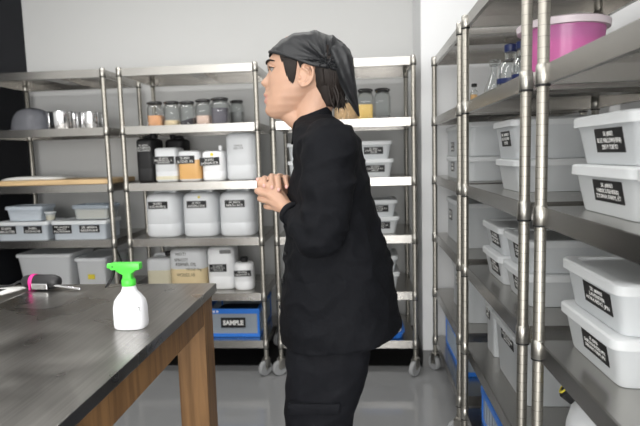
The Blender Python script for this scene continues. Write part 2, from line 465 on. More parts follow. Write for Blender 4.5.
bm = nb(); lathe(bm, [(.010,-.001),(.010,.001)], (0,-.0755,.155), 16, axis='y'); obj('dot_sticker', bm, 'yel', t)
t = canister('tall blank white tank with two small lines of writing', -.704, 3.20, z3, .190, .20, .281, 'milk', None, None, shoulder=.16, n=3.6)
write(t, 'KOSHO\n2022.10.4', (-.010,-.1012,.195), .055, .025, m='ink', bold=0)
# middle rack, fourth shelf: three big white canisters
for i, (x, s) in enumerate(((-1.193,'left'),(-.965,'middle'),(-.742,'right'))):
    where = ['big white canister at the left of the row of three big ones', 'big white canister in the middle of three, yellow dot on shoulder', 'big white canister at the right of the row of three big ones'][i]
    t = canister(where, x, 3.18, z4, .212, .22, .262, 'milk', 'white', 'top', None, (-.012+i*.006,.195,.118,.042,[['SK #0031','ROSE WATER 5L'],['SK #0032','HAMAMELIS WTR'],['SK #0033','NEROLI WTR']][i],0), shoulder=.2, neckx=.5, n=3.4, group='three big white canisters on the fourth shelf', capr=.018, name='large_canister')
    if i == 1: bm = nb(); lathe(bm, [(.007,-.001),(.007,.001)], (.01,-.1105,.238), 16, axis='y'); obj('dot_sticker', bm, 'yel', t)
# middle rack, fifth shelf
canister('squat frosted canister with pale green liquid, partly behind the table', -1.255, 3.22, z5, .160, .16, .192, 'milk', 'black', 'top', (.60,'oil'), shoulder=.12, neckx=.5, n=5)
t = canister('large canister of yellow oil with black handwriting on its front', -1.060, 3.20, z5, .228, .22, .255, 'milk', None, None, (.52,'yellow'), shoulder=.14, n=4.5)
for s, cx, cz, w_, h_ in (('HOT!',-.03,.225,.06,.018),('APRICOT',-.03,.190,.085,.019),('KERNEL OIL',.0,.163,.125,.019),('VIRGIN 5kg',.045,.130,.095,.019),('W2022.10',-.005,.098,.110,.019)):
    write(t, s, (cx,-.1125,cz), w_, h_, m='ink', bold=0)
t = canister('white jug with a moulded handle hole and black label', -.858, 3.19, z5, .170, .17, .262, 'white', None, None, None, (-.012,.135,.105,.046,['SK #0042','CASTOR OIL','2022.10.5'],0), shoulder=.17, n=4)
bm = nb(); superloft(bm, [(.0,.032,.003),(.010,.036,.003),(.022,.032,.003)], 3, 20); bm.transform(Matrix.Translation((.035,-.084,.222))); obj('handle_hole', bm, 'base', t)
bm = nb(); lathe(bm, [(.012,.26),(.013,.275)], (-.05,0,0), 14); obj('cap', bm, 'white', t)
canister('small round white bottle with black cap, beside the right post', -.716, 3.14, z5, .118, .118, .165, 'white', 'black', None, None, (-.0,.105,.104,.036,['SK #0043','SQUALANE 1L'],.03), shoulder=.2, n=2.6, capr=.024, name='plastic_bottle', cat='bottle')

# clamp-lid glass jars
def jar(label, x, y, z, w, h, content, fill, group, slope=0, sq=3.2):
    t = thing('glass_jar', label, 'jar', (x,y,z), group); r = w/2
    bm = nb(); superloft(bm, [(0,r*.9,r*.9),(.005,r,r),(h*.70,r,r),(h*.80,r*.82,r*.82),(h*.84,r*.78,r*.78,0,0,2)], sq, 28); obj('jar_body', bm, 'clear' if False else M['jarglass'], t, smooth=True)
    bm = nb(); k = .93
    secs = [(.004,r*k*.9,r*k*.9),(.009,r*k,r*k),(h*fill,r*k,r*k)]
    superloft(bm, secs, sq, 28)
    if slope:
        for v in bm.verts:
            if v.co.z > h*fill-.001: v.co.z += slope*v.co.x
    obj('contents', bm, content, t, smooth=True)
    bm = nb(); lathe(bm, [(r*.80,h*.845),(r*.84,h*.86),(r*.84,h*.93),(r*.76,h*.955)], seg=24)
    box(bm, -r*.95, r*.95, -r*.5, -r*.2, h*.86, h*.93, bev=.001); box(bm, -r*.3, r*.3, -r*.95, r*.95, h*.865, h*.90)
    lid = obj('lid', bm, 'black', t, smooth=True)
    bm = nb(); tube(bm, [(-r*.85,-r*.25,h*.82),(-r*.5,-r*.85,h*.90),(r*.5,-r*.85,h*.90),(r*.85,-r*.25,h*.82)], .0016, 6)
    obj('wire_clamp', bm, 'chrome', lid, smooth=True)
    return t
m, nt, b = new_mat('jar_glass')
b.inputs['Base Color'].default_value = (.75,.80,.80,1); b.inputs['Roughness'].default_value = .05
tp = nt.nodes.new('ShaderNodeBsdfTransparent'); tp.inputs['Color'].default_value = (.93,.95,.95,1)
gl = nt.nodes.new('ShaderNodeBsdfGlossy'); gl.inputs['Roughness'].default_value = .05
fw = nt.nodes.new('ShaderNodeLayerWeight'); fw.inputs['Blend'].default_value = .35
mxs = nt.nodes.new('ShaderNodeMixShader')
nt.links.new(fw.outputs['Facing'], mxs.inputs[0]); nt.links.new(tp.outputs[0], mxs.inputs[1]); nt.links.new(gl.outputs[0], mxs.inputs[2])
nt.links.new(mxs.outputs[0], nt.nodes['Material Output'].inputs['Surface'])
M['jarglass'] = m
z2 = T[2]+.001
JG = 'clamp lid glass jars on the second shelf'
jar('clamp lid glass jar half full of orange salt', -1.222, 3.17, z2, .094, .155, 'orange', .42, JG)
jar('clamp lid glass jar with a little beige flakes in the bottom', -1.124, 3.18, z2, .094, .155, 'beige', .22, JG)
jar('clamp lid glass jar with dark leaves lying at a slope', -1.026, 3.17, z2, .094, .150, 'dark', .22, JG, slope=.28)
jar('clamp lid glass jar holding pale pink powder', -.930, 3.18, z2, .094, .160, 'rose', .35, JG)
jar('clamp lid glass jar nearly full of grey seeds', -.826, 3.17, z2, .108, .165, 'greybean', .58, JG)
jar('narrow glass jar half hidden behind the jar of grey seeds', -.755, 3.30, z2, .085, .160, 'base', .5, JG)
jar('square glass jar with yellow grains, behind the headscarf tail', .033, 3.20, z2, .094, .190, 'corn', .47, 'two square jars behind the man', sq=6)
jar('square glass jar that looks almost empty, beside the yellow grain jar', .132, 3.21, z2, .094, .190, 'base', .12, 'two square jars behind the man', sq=6)
jar('wide glass jar full of tan grains, partly behind the headscarf', -.082, 3.20, z2, .150, .13, 'nuts', .75, 'jars behind the man')
for o in bpy.data.objects:
    if o.get('group') == 'jars behind the man': del o['group']

# lidded plastic boxes
def storage_box(label, x, y, z, w, d, h, body='box', lid='lid', group=None, labs=(), name='storage_box', rim=.008, lidh=.013, cat='box', taper=.90, contents=None, n=14):
    t = thing(name, label, cat, (x,y,z), group)
    hx, hy = w/2-rim, d/2-rim; hb = h-lidh
    bm = nb(); superloft(bm, [(0,hx*taper,hy*taper),(.004,hx*(taper+.012),hy*(taper+.012)),(hb-.012,hx*.99,hy*.99),(hb-.006,hx+rim*.35,hy+rim*.35),(hb,hx+rim*.35,hy+rim*.35)], n, 48)
    obj('body', bm, body, t, smooth=True)
    if contents:
        bm = nb(); f, cm = contents; superloft(bm, [(.003,hx*taper*.97,hy*taper*.97),(hb*f,hx*.95,hy*.95)], n, 32); obj('contents', bm, cm, t, smooth=True)
    bm = nb(); superloft(bm, [(hb-.008,hx+rim*.6,hy+rim*.6),(hb-.008,hx+rim,hy+rim),(hb+lidh*.7,hx+rim,hy+rim),(hb+lidh,hx+rim*.5,hy+rim*.5),(hb+lidh,hx*.90,hy*.90),(hb+lidh-.005,hx*.88,hy*.88)], n, 48)
    obj('lid', bm, lid, t, smooth=True)
    for (face, c, cz, lw, lh, lines, tilt) in labs:
        k = taper+(.99-taper)*(cz/hb)
        if face == '-Y': p = (c, -hy*k-.0022, cz)
        else: p = (-hx*k-.0022, c, cz)
        sticker(t, p, lw, lh, lines, face, tilt, lean=math.atan2((hy if face == '-Y' else hx)*(.99-taper), hb))
    return t

# rack behind the man
CB = 'white storage boxes on the rack behind the man'
for (zz, nm) in ((T[3],'third'),(T[4],'fourth'),(T[5],'fifth')):
    cx = {'third':.002,'fourth':.028,'fifth':.032}[nm]; w_ = {'third':.37,'fourth':.37,'fifth':.36}[nm]
    dl = {'third':.005,'fourth':0,'fifth':0}[nm]
    storage_box('frosted lidded box with black label, lower of two on the %s shelf behind the man'%nm, cx+.004, 3.22, zz+.001, w_, .27, .098+dl, labs=[('-Y',.075,.048,.110,.040,['SK #0051','CALENDULA OIL','2022.09'],0)], group=CB)
    storage_box('frosted lidded box with black label, upper of two on the %s shelf behind the man'%nm, cx-.004, 3.22, zz+.0995+dl, w_, .27, .098+dl, labs=[('-Y',.075,.048,.110,.040,['SK #0050','JOJOBA WAX OIL','2022.09'],0)], group=CB)
for k in range(2):
    storage_box(['plain frosted box, lower of two just left of the man on the third shelf','plain frosted box, upper of two just left of the man on the third shelf'][k], -.318, 3.22, T[3]+.001+.1035*k, .22, .27, .102, group=CB)
t = thing('blue_tray', 'low blue tray with a white bag, on the bottom shelf behind the man', 'tray', (.10,3.19,T[6]+.001))
bm = nb(); superloft(bm, [(0,.12,.13),(.003,.125,.135),(.035,.135,.145),(.038,.140,.150),(.038,.130,.140),(.030,.128,.138)], 8, 40); obj('tray_body', bm, 'blue', t, smooth=True)
bm = nb(); superloft(bm, [(.02,.115,.125),(.035,.125,.135),(.055,.115,.12),(.072,.08,.09)], 4, 32)
for v in bm.verts: v.co.z += .012*noise.noise(v.co*25)
obj('white_bag', bm, 'paper', t, smooth=True)

# left rack
bm_ = thing('cake_dome', 'grey translucent dome cover on the second shelf of the left rack', 'dome', (-2.030,3.22,z2))
bm = nb(); lathe(bm, [(.126,0),(.130,.002),(.124,.010),(.122,.035),(.117,.065),(.106,.092),(.088,.116),(.062,.133),(.03,.141),(.005,.142)], seg=40, cap0=False); obj('dome_body', bm, 'greyclear', bm_, smooth=True)
bm = nb(); lathe(bm, [(.134,0),(.139,.002),(.139,.006),(.134,.008)], seg=40, cap0=False, cap1=False); obj('rim', bm, 'greyclear', bm_, smooth=True)
PG = 'polished steel pans on the left rack'
for i, (x, y, r, h) in enumerate(((-1.812,3.17,.085,.106),(-1.668,3.25,.066,.104))):
    t = thing('steel_pan', ['wide polished steel pan beside the grey dome','narrower polished steel pan beside the rack post'][i], 'pan', (x,y,z2), PG)
    bm = nb(); lathe(bm, [(r*.97,0),(r,.004),(r,h-.006),(r+.004,h-.003),(r+.004,h),(r-.001,h),(r-.002,.006)], seg=40, cap1=True); obj('pan_body', bm, 'chrome', t, smooth=True)
    bm = nb()
    for a in range(8):
        an = a*PI/4+.3; tube(bm, [((r+.001)*math.cos(an),(r+.001)*math.sin(an),.008),((r+.001)*math.cos(an),(r+.001)*math.sin(an),h-.01)], .0025, 6, sub=1)
    obj('seam', bm, 'chrome', t, smooth=True)
bm = nb(); box(bm, -.39, .375, -.20, .19, 0, .028, bev=.005)
o = obj('wooden_board', bm, 'board', None, (-1.868,3.25,T[3]+.001)); tag(o, 'long pale wooden board lying across the third shelf of left rack', 'board')
bm = nb()
superloft(bm, [(0,.20,.13),(.006,.205,.135),(.016,.17,.12),(.020,.12,.09)], 6, 32)
for v in bm.verts: v.co.z = max(0, v.co.z+.003*noise.noise(v.co*12))
o = obj('white_cloth', bm, 'paper', None, (-2.02,3.24,T[3]+.0295), smooth=True); tag(o, 'flat white folded cloth lying on the pale wooden board', 'cloth')
storage_box('wide white lidded box with two black labels, at left end of its shelf', -2.050, 3.15, z4, .335, .22, .112, 'milkblue', 'lid', 'wide labelled boxes on the left rack', [('-Y',-.095,.064,.118,.048,['SK #0061','SHEA BUTTER'],0),('-Y',.070,.064,.115,.044,['SK #0062','COCOA BUTTER'],0)], taper=.97, lidh=.012)
storage_box('wide white lidded box with two black labels, next to the rack post', -1.690, 3.15, z4, .350, .22, .112, 'milkblue', 'lid', 'wide labelled boxes on the left rack', [('-Y',-.105,.064,.118,.052,['SK #0063','CLAY','POWDER'],0),('-Y',.065,.064,.125,.044,['SK #0064','BEESWAX'],0)], taper=.97, lidh=.012)
storage_box('blue-grey translucent box stacked on the left wide labelled box', -2.052, 3.16, z4+.1135, .235, .17, .090, 'milkblue', 'milkblue', None, taper=.90)
t = thing('plastic_cup', 'small round lidded cup of yellow pieces beside blue-grey box', 'cup', (-1.904,3.12,z4+.1135))
bm = nb(); lathe(bm, [(.024,0),(.031,.044)], seg=24); obj('cup_body', bm, 'clear', t, smooth=True)
bm = nb(); lathe(bm, [(.0225,.002),(.027,.030)], seg=24); obj('contents', bm, 'corn', t, smooth=True)
bm = nb(); lathe(bm, [(.031,.043),(.034,.044),(.034,.051),(.030,.053)], seg=24); obj('lid', bm, 'lid', t, smooth=True)
storage_box('pale box of yellowish contents stacked on the right wide labelled box', -1.640, 3.18, z4+.1135, .235, .17, .088, 'clear', 'clear', None, contents=(.8,'beige'), taper=.9)
storage_box('large cloudy lidded bin behind the table on the left rack', -1.965, 3.26, z5, .36, .34, .235, 'milk', 'lid', None, name='plastic_bin', cat='bin', taper=.85)
t = storage_box('large cloudy bin with yellow tag, beside the coiled hose', -1.685, 3.30, z5, .21, .34, .200, 'milk', 'milk', None, name='plastic_bin', cat='bin', taper=.9)
bm = nb(); box(bm, -.022, .022, -.0015, .0015, -.015, .015, bev=.001); obj('yellow_tag', bm, 'yel', t, (.0,-.158,.08))
t = thing('rubber_hose', 'thin dark hose looped by the right post of the left rack', 'hose', (-1.50,3.15,z5))
bm = nb(); tube(bm, [(-.045,.06,.24),(-.025,.05,.20),(-.012,.05,.15),(-.018,.05,.08),(-.03,.03,.012),(-.01,-.04,.010)], .005, 8); obj('dark_tube', bm, 'black', t, smooth=True)
bm = nb(); tube(bm, [(-.055,.03,.24),(-.045,.02,.18),(-.035,.02,.09),(-.045,.02,.014),(-.02,-.02,.012)], .006, 8); obj('grey_tube', bm, 'tyre', t, smooth=True)

# blue folding crates
def crate(label, loc, w, d, h, rz=0, sample=False, group=None):
    t = thing('folding_crate', label, 'crate', loc, group, rz); hx, hy = w/2, d/2
    bm = nb()
    for zz, hh, e in ((0,.022,0),(h-.030,.030,.003)):
        for a in ((-hx-e,hx+e,-hy-e,-hy+.014),(-hx-e,hx+e,hy-.014,hy+e),(-hx-e,-hx+.014,-hy+.014,hy-.014),(hx-.014,hx+e,-hy+.014,hy-.014)):
            box(bm, *a, zz, zz+hh, bev=.002)
    for sx in (-1,1):
        for sy in (-1,1): box(bm, sx*(hx-.007)-.007, sx*(hx-.007)+.007, sy*(hy-.007)-.007, sy*(hy-.007)+.007, .02, h-.02)
    box(bm, -hx+.01, hx-.01, -hy+.01, hy-.01, 0, .004)
    obj('frame', bm, 'blue', t)
    for nm, a in (('p',(-hx+.013,hx-.013,-hy+.003,-hy+.006)),('p',(-hx+.013,hx-.013,hy-.006,hy-.003)),('p',(-hx+.003,-hx+.006,-hy+.013,hy-.013)),('p',(hx-.006,hx-.003,-hy+.013,hy-.013))):
        bm = nb(); box(bm, *a, .020, h-.028)
        horiz = (a[1]-a[0]) > (a[3]-a[2])
        L_ = (a[1]-a[0]) if horiz else (a[3]-a[2]); k = max(4, int(L_/.04))
        for i in range(1, k):
            u = (a[0] if horiz else a[2])+L_*i/k
            if horiz: box(bm, u-.0025, u+.0025, a[2]-.002, a[3]+.002, .022, h-.03)
            else: box(bm, a[0]-.002, a[1]+.002, u-.0025, u+.0025, .022, h-.03)
        obj('side_panel', bm, 'clear', t)
    bm = nb(); superloft(bm, [(.006,hx*.9,hy*.9),(h*.55,hx*.88,hy*.88)], 8, 24); 
    for v in bm.verts:
        if v.co.z > .1: v.co.z += .02*noise.noise(v.co*9)
    obj('contents', bm, 'black', t)
    if sample:
        sticker(t, (.012,-hy-.0045,h*.52), .150, .062, ['SAMPLE'], '-Y', 0, .05)
        for i in range(3):
            bm = nb(); lathe(bm, [(.007,-.001),(.007,.001)], (-.125+i*.021,-hy-.0042,h-.015), 14, axis='y'); obj('white_dot', bm, 'chalk', t)
    return t
crate('blue folding crate with a SAMPLE label on the bottom shelf', (-.800,3.30,z6), .345, .42, .175, sample=True)
crate('blue folding crate on the bottom shelf of the farthest right side rack', (.645,2.76,z6), .36, .48, .175, sample=False)
t = crate('blue folding crate on the bottom shelf below the glass bottles rack', (.645,1.84,z6), .36, .50, .150)

# ------------------------------------------------------------------ right side racks: boxes facing the aisle
def rbox(label, x, y0, y1, z, d, h, labs=(), **k):
    """box with its label side towards the aisle (-X): front face at x, y from y0 to y1."""
    return storage_box(label, x+d/2-.020, (y0+y1)/2, z, d, y1-y0, h, labs=labs, **k)
def lb(c, cz, w=.10, h=.045, lines=('EX #0003','SHIO KOJI','2022.07')): return ('-X', c, cz, w, h, list(lines), 0)
NG = 'frosted boxes with black labels on the nearest right rack'
# nearest rack, third shelf
rbox('frosted box with square black label, lower of the stack on the eye level shelf', .488, .965, 1.255, T[3]+.001, .36, .1, [lb(-.024,.049,.125,.044,('SK #0003','HIBISCUS(HERB)','ZYUWA FARM, ET'))], group=NG, lidh=.014)
rbox('frosted box with square black label, upper of the stack on the eye level shelf', .488, .965, 1.250, T[3]+.102, .36, .1, [lb(-.020,.048,.118,.048,('SK #0002','BLUE MALLOW(HERB)','2007 P TOKYO'))], group=NG, lidh=.014)
rbox('plain frosted box at the right picture edge, lower of its stack on third shelf', .478, .68, .945, T[3]+.001, .36, .1, group='plain boxes on the nearest right rack', lidh=.014)
rbox('plain frosted box at the right picture edge, upper of its stack on third shelf', .492, .68, .945, T[3]+.102, .36, .1, group='plain boxes on the nearest right rack', lidh=.014)
# nearest rack, fourth shelf
rbox('frosted box with black label, lower of the front stack at bottom right', .488, 1.010, 1.300, T[4]+.001, .37, .104, [lb(-.030,.050,.122,.044,('SK #0006','GARDENIA(HERB) MIX','SHINANO FARM, JPN'))], group=NG, lidh=.014)
rbox('frosted box with black label, upper of the front stack at bottom right', .488, 1.005, 1.295, T[4]+.106, .37, .106, [lb(-.030,.052,.128,.046,('SK #0005','LAVENDER','HOKKAIDO, JPN'))], group=NG, lidh=.014)
# pale jug below the nearest rack's fourth shelf
t = canister('large white jug with black cap and yellow ring, bottom right', .588, 1.160, T[5]+.001, .27, .25, .235, 'milk', None, None, shoulder=.5, n=2.6, name='plastic_jug', cat='jug')
t.rotation_euler = (0,0,0)
bm = nb(); tube(bm, [(-.115,.0,.08),(-.145,-.0,.11),(-.145,.0,.15),(-.08,.0,.205)], .013, 12); obj('handle', bm, 'milk', t, smooth=True)
bm = nb(); lathe(bm, [(.026,-.0),(.030,.004),(.030,.030),(.026,.034)], seg=24); bm.transform(Matrix.Translation((-.082,.095,.212)) @ Matrix.Rotation(-.35, 4, 'Z') @ Matrix.Rotation(-.95, 4, 'Y')); cp = obj('cap', bm, 'black', t, smooth=True)
bm = nb(); lathe(bm, [(.018,.034),(.024,.034),(.024,.037),(.018,.037)], seg=24, cap0=False, cap1=False); bm.transform(Matrix.Translation((-.082,.095,.212)) @ Matrix.Rotation(-.35, 4, 'Z') @ Matrix.Rotation(-.95, 4, 'Y')); obj('yellow_ring', bm, 'yel', cp, smooth=True)
canister('white jug standing in front of the black capped jug, picture edge', .60, .88, T[5]+.001, .24, .24, .25, 'milk', 'white', None, shoulder=.4, n=2.8, name='plastic_jug', cat='jug')

# second right rack
EG = 'frosted boxes on the bottle rack'
rbox('frosted box with a large black label, upper of two beside the tall posts', .488, 1.72, 1.97, T[3]+.1065, .36, .125, [lb(-.012,.066,.105,.050,('SK #0007','ROSEHIP','2022'))], group=EG)
rbox('plain frosted box below the large labelled box beside the tall posts', .498, 1.72, 1.97, T[3]+.001, .36, .104, group=EG)
rbox('plain frosted box deep on the third shelf, lower, left of the labelled one', .60, 1.98, 2.16, T[3]+.001, .28, .13, group=EG)
rbox('plain frosted box deep on the third shelf, upper, left of the labelled one', .60, 1.98, 2.16, T[3]+.132, .28, .12, group=EG)
for j, (ya, yb) in enumerate(((1.835,2.100),(1.565,1.822))):
    for k in range(2):
        rbox('frosted box with black label on the fourth shelf, %s of the %s stack there'%(['lower','upper'][k], ['far','near'][j]), .482+.006*j, ya, yb, T[4]+.001+k*.101, .36, .1, [lb(-.03,.050,.115,.050,(['SK #0011','SK #0010','SK #0014','SK #0016'][j*2+k],['HOUTTUYNIA','MUGWORT','LEMONGRASS','CHAMOMILE'][j*2+k],'2022.07, JPN'))], group=EG)
rbox('tall plain frosted box at the far post on the fourth shelf', .62, 2.106, 2.165, T[4]+.001, .26, .24, group=EG, rim=.006)
rbox('tall pale box with small black label on the fifth shelf, near the far post', .505, 2.02, 2.155, T[5]+.001, .34, .20, [lb(.03,.155,.06,.045,('SK 20','2022'))], group=EG, rim=.008, taper=.96)
rbox('tilted looking lidded box with black label low on the fifth shelf', .486, 1.60, 1.975, T[5]+.001, .36, .215, [lb(-.00,.165,.15,.045,('SK #0018','RICE BRAN','2022.07'))], group=EG, rim=.012)
# farthest right rack
DG = 'pale boxes on the farthest right rack'
rbox('white box with small black label, upper of two on the farthest right rack', .485, 2.40, 3.02, T[3]+.111, .36, .15, [lb(.10,.048,.085,.046,('SK 31','BASIL'))], group=DG, taper=.98, rim=.006)
rbox('white box with small black label, lower of two on the farthest right rack', .485, 2.40, 3.02, T[3]+.001, .36, .108, [lb(.10,.056,.085,.046,('SK 32','THYME'))], group=DG, taper=.98, rim=.006)
rbox('tall white box with a small square label on the fourth far shelf', .490, 2.56, 3.04, T[4]+.001, .34, .215, [lb(.10,.128,.085,.055,('SK 33','MINT'))], group=DG, taper=.98, rim=.006)
rbox('tall white box with dark label partly behind the post, fifth far shelf', .492, 2.44, 2.86, T[5]+.001, .34, .22, [lb(.055,.14,.085,.055,('SK 34','SAGE'))], group=DG, taper=.98, rim=.006)

# bottles on the second shelf
BG = 'small glass bottles on the second shelf'
def bottle(label, x, y, r, h, capm, capr=None, band=None, flask=False, contents=None, group=BG):
    t = thing('glass_bottle', label, 'bottle', (x,y,z2), group)
    bm = nb(); nr = r*.38
    if flask: prof = [(r*.9,0),(r,.006),(r*.98,h*.25),(r*.6,h*.5),(nr,h*.66),(nr,h*.86),(nr*1.2,h*.88)]
    else: prof = [(r*.9,0),(r,.005),(r,h*.52),(r*.8,h*.62),(nr,h*.70),(nr,h*.85)]
    lathe(bm, prof, seg=24); obj('bottle_body', bm, 'jarglass', t, smooth=True)
    if contents: bm = nb(); lathe(bm, [(r*.85,.003),(r*.92,.006),(r*.92,h*.45)], seg=20); obj('contents', bm, contents, t, smooth=True)
    bm = nb(); cr = capr or nr*1.35; lathe(bm, [(cr,h*.84),(cr*1.05,h*.87),(cr*1.05,h*.98),(cr*.8,h)], seg=20); obj('cap', bm, capm, t, smooth=True)
    if band: bm = nb(); lathe(bm, [(r*1.01,h*.20),(r*1.01,h*.30)], seg=24, cap0=False, cap1=False); obj('printed_band', bm, band, t, smooth=True)
bottle('tiny amber bottle with black cap beside the post', .475, 2.305, .016, .082, 'black', capr=.011, contents='amber')
bottle('clear flask with glass stopper next to the tiny amber bottle', .52, 2.145, .040, .150, 'jarglass', flask=True)
bottle('second clear flask with glass stopper, behind the others', .60, 2.08, .040, .16, 'jarglass', flask=True)
bottle('clear reagent bottle with navy cap, behind the wide one', .60, 1.975, .034, .185, 'cap_navy', capr=.018, band='cap_navy')
bottle('widest clear reagent bottle with navy cap and blue band', .525, 1.945, .046, .168, 'cap_navy', capr=.021, band='cap_navy')
bottle('clear reagent bottle with navy cap closest to the tall posts', .525, 1.805, .034, .150, 'cap_navy', capr=.020, band='cap_navy')

# pink bucket
t = thing('pink_bucket', 'translucent pink bucket with pale lid on the second shelf', 'bucket', (.588,1.640,z2))
bm = nb(); lathe(bm, [(.094,0),(.099,.004),(.114,.150)], seg=48); obj('bucket_body', bm, 'pinkclear', t, smooth=True)
bm = nb(); lathe(bm, [(.092,.003),(.097,.006),(.106,.105)], seg=40); obj('contents', bm, 'pinkpowder', t, smooth=True)
bm = nb(); lathe(bm, [(.114,.140),(.124,.141),(.126,.158),(.121,.162),(.110,.162),(.108,.157)], seg=48); obj('lid', bm, 'pinklid', t, smooth=True)

# ------------------------------------------------------------------ tables
def leg(bm, x0, x1, y0, y1, z1): box(bm, x0, x1, y0, y1, 0, z1, bev=.003)
def table(label, x0, x1, y0, y1, zt, group):
    t = thing('work_table', label, 'table', ((x0+x1)/2,(y0+y1)/2,0), group); a, b = (x1-x0)/2, (y1-y0)/2
    bm = nb(); box(bm, -a, a, -b, b, zt-.030, zt, bev=.002); obj('table_top', bm, 'tabletop', t)
    bm = nb()
    box(bm, -a+.03, a-.015, b-.06, b-.03, zt-.120, zt-.030); box(bm, -a+.03, a-.015, -b+.03, -b+.06, zt-.120, zt-.030)
    box(bm, a-.050, a-.014, -b+.06, b-.06, zt-.115, zt-.030); box(bm, -a+.014, -a+.050, -b+.06, b-.06, zt-.115, zt-.030)
    obj('apron', bm, 'wood', t)
    for sx in (-1, 1):
        for sy in (-1, 1):
            bm = nb(); cx, cy = sx*(a-.062), sy*(b-.075)
            leg(bm, cx-.05, cx+.05, cy-.05, cy+.05, zt-.0305); obj('leg', bm, 'wood', t)
    return t
table('steel topped work table with pine legs, carrying the spray bottle', -1.161, -.522, .05, 1.832, .85, 'two steel topped work tables side by side')
table('steel topped work table at the left edge, carrying the printed sheet', -1.98, -1.163, .05, 1.832, .85, 'two steel topped work tables side by side')

# spray bottle
t = thing('spray_bottle', 'white spray bottle with green trigger head on the steel table', 'spray bottle', (-.620,1.345,.851))
bm = nb(); superloft(bm, [(0,.040,.030),(.003,.0425,.032),(.012,.0435,.033),(.055,.0430,.033),(.074,.040,.031,0,0,2.4),(.088,.030,.026,0,0,2.2),(.098,.021,.020,0,0,2),(.110,.0175,.0175,0,0,2),(.118,.016,.016,0,0,2)], 2.8, 40)
body = obj('bottle_body', bm, 'spray', t, smooth=True)
write(body, 'T(', (.034,-.0255,.055), .007, .013, m='ink')
bm = nb(); lathe(bm, [(.0175,.113),(.0185,.115),(.0185,.128),(.0165,.131)], seg=24); obj('neck_collar', bm, 'green', t, smooth=True)
bm = nb()
superloft(bm, [(.128,.013,.011,-.001,0),(.143,.0125,.011,-.001,0),(.147,.018,.011,-.004,0),(.153,.028,.0115,-.004,0),(.158,.0315,.012,-.002,0)], 4, 24)
box(bm, -.0445, .036, -.0125, .0125, .156, .175, bev=.003)
bm.transform(Matrix.Translation((.0,0,0)))
hd = obj('trigger_head', bm, 'green', t, smooth=True)
bm = nb(); lathe(bm, [(.0022,-.0130),(.0022,.0130)], (-.036,0,.166), 10, axis='y'); obj('pivot_hole', bm, 'black', hd)
bm = nb(); lathe(bm, [(.007,-.054),(.0075,-.053),(.0075,-.044)], (0,0,.166), 14, axis='x'); obj('nozzle', bm, 'green', hd)
bm = nb(); tube(bm, [(-.038,0,.158),(-.0405,0,.146),(-.046,0,.132),(-.056,0,.118),(-.064,0,.109)], [.006,.0055,.005,.0042,.003], 10, flat=.75); obj('trigger', bm, 'black', t, smooth=True)

# tool lying at the far edge of the table
t = thing('hand_blender', 'black handheld electric tool with pink ring and silver shaft', 'kitchen tool', (-1.135,1.765,.851), rz=-.08)
bm = nb(); lathe(bm, [(.010,-.062),(.020,-.060),(.024,-.045),(.0255,.0),(.025,.055),(.018,.072),(.012,.076)], (0,0,.026), 24, axis='x'); obj('grip', bm, 'tool', t, smooth=True)
bm = nb(); lathe(bm, [(.0258,-.030),(.0275,-.029),(.0275,-.018),(.0258,-.016)], (0,0,.026), 24, axis='x'); box(bm, -.026, -.020, -.029, -.025, .001, .030); obj('pink_ring', bm, 'pink', t, smooth=True)
bm = nb(); box(bm, -.015, .046, -.030, -.020, .004, .026, bev=.003); obj('silver_plate', bm, 'chrome', t)
bm = nb(); tube(bm, [(.060,-.012,.016),(.115,-.018,.011),(.165,-.024,.007)], [.0065,.006,.004], 12); obj('shaft', bm, 'chrome', t, smooth=True)
bm = nb(); tube(bm, [(-.06,0,.022),(-.085,.0,.025),(-.11,.004,.012),(-.14,.01,.006),(-.19,-.01,.006),(-.24,.015,.006)], .004, 8); obj('power_cord', bm, 'black', t, smooth=True)
t = thing('printed_sheet', 'small white sheet with a black picture lying on the left table', 'sheet', (-1.255,1.742,.8505), rz=.0)
bm = nb(); vs = [bm.verts.new(p) for p in ((-.105,-.052,0),(.030,-.052,0),(.062,.052,0),(-.075,.052,0),(-.105,-.052,.0015),(.030,-.052,.0015),(.062,.052,.0015),(-.075,.052,.0015))]
for f in ((3,2,1,0),(4,5,6,7),(0,1,5,4),(1,2,6,5),(2,3,7,6),(3,0,4,7)): bm.faces.new([vs[i] for i in f])
obj('paper', bm, 'paper', t)
bm = nb(); box(bm, -.085, -.005, -.020, .020, .0015, .0019); obj('black_print', bm, 'labelblack', t)
# ------------------------------------------------------------------ the man
PO = Vector((-.12, 1.60, 0))
man = thing('person', 'man in black jacket and black headscarf standing in profile with clasped hands', 'person', PO)

def remeshed(bm, voxel, smooth=2):
    me = bpy.data.meshes.new('tmp'); bmesh.ops.recalc_face_normals(bm, faces=bm.faces[:]); bm.to_mesh(me); bm.free()
    o = bpy.data.objects.new('tmp', me); COL.objects.link(o)
    r = o.modifiers.new('r', 'REMESH'); r.mode = 'VOXEL'; r.voxel_size = voxel; r.use_smooth_shade = True
    s = o.modifiers.new('s', 'SMOOTH'); s.factor = .5; s.iterations = smooth
    dg = bpy.context.evaluated_depsgraph_get()
    out = bpy.data.meshes.new_from_object(o.evaluated_get(dg)); bpy.data.objects.remove(o)
    b = nb(); b.from_mesh(out); bpy.data.meshes.remove(out); return b

def man_part(name, bm, mats, parent=man, label=None):
    bm.transform(Matrix.Translation(-PO))
    return obj(name, bm, mats, parent, smooth=True, label=label)

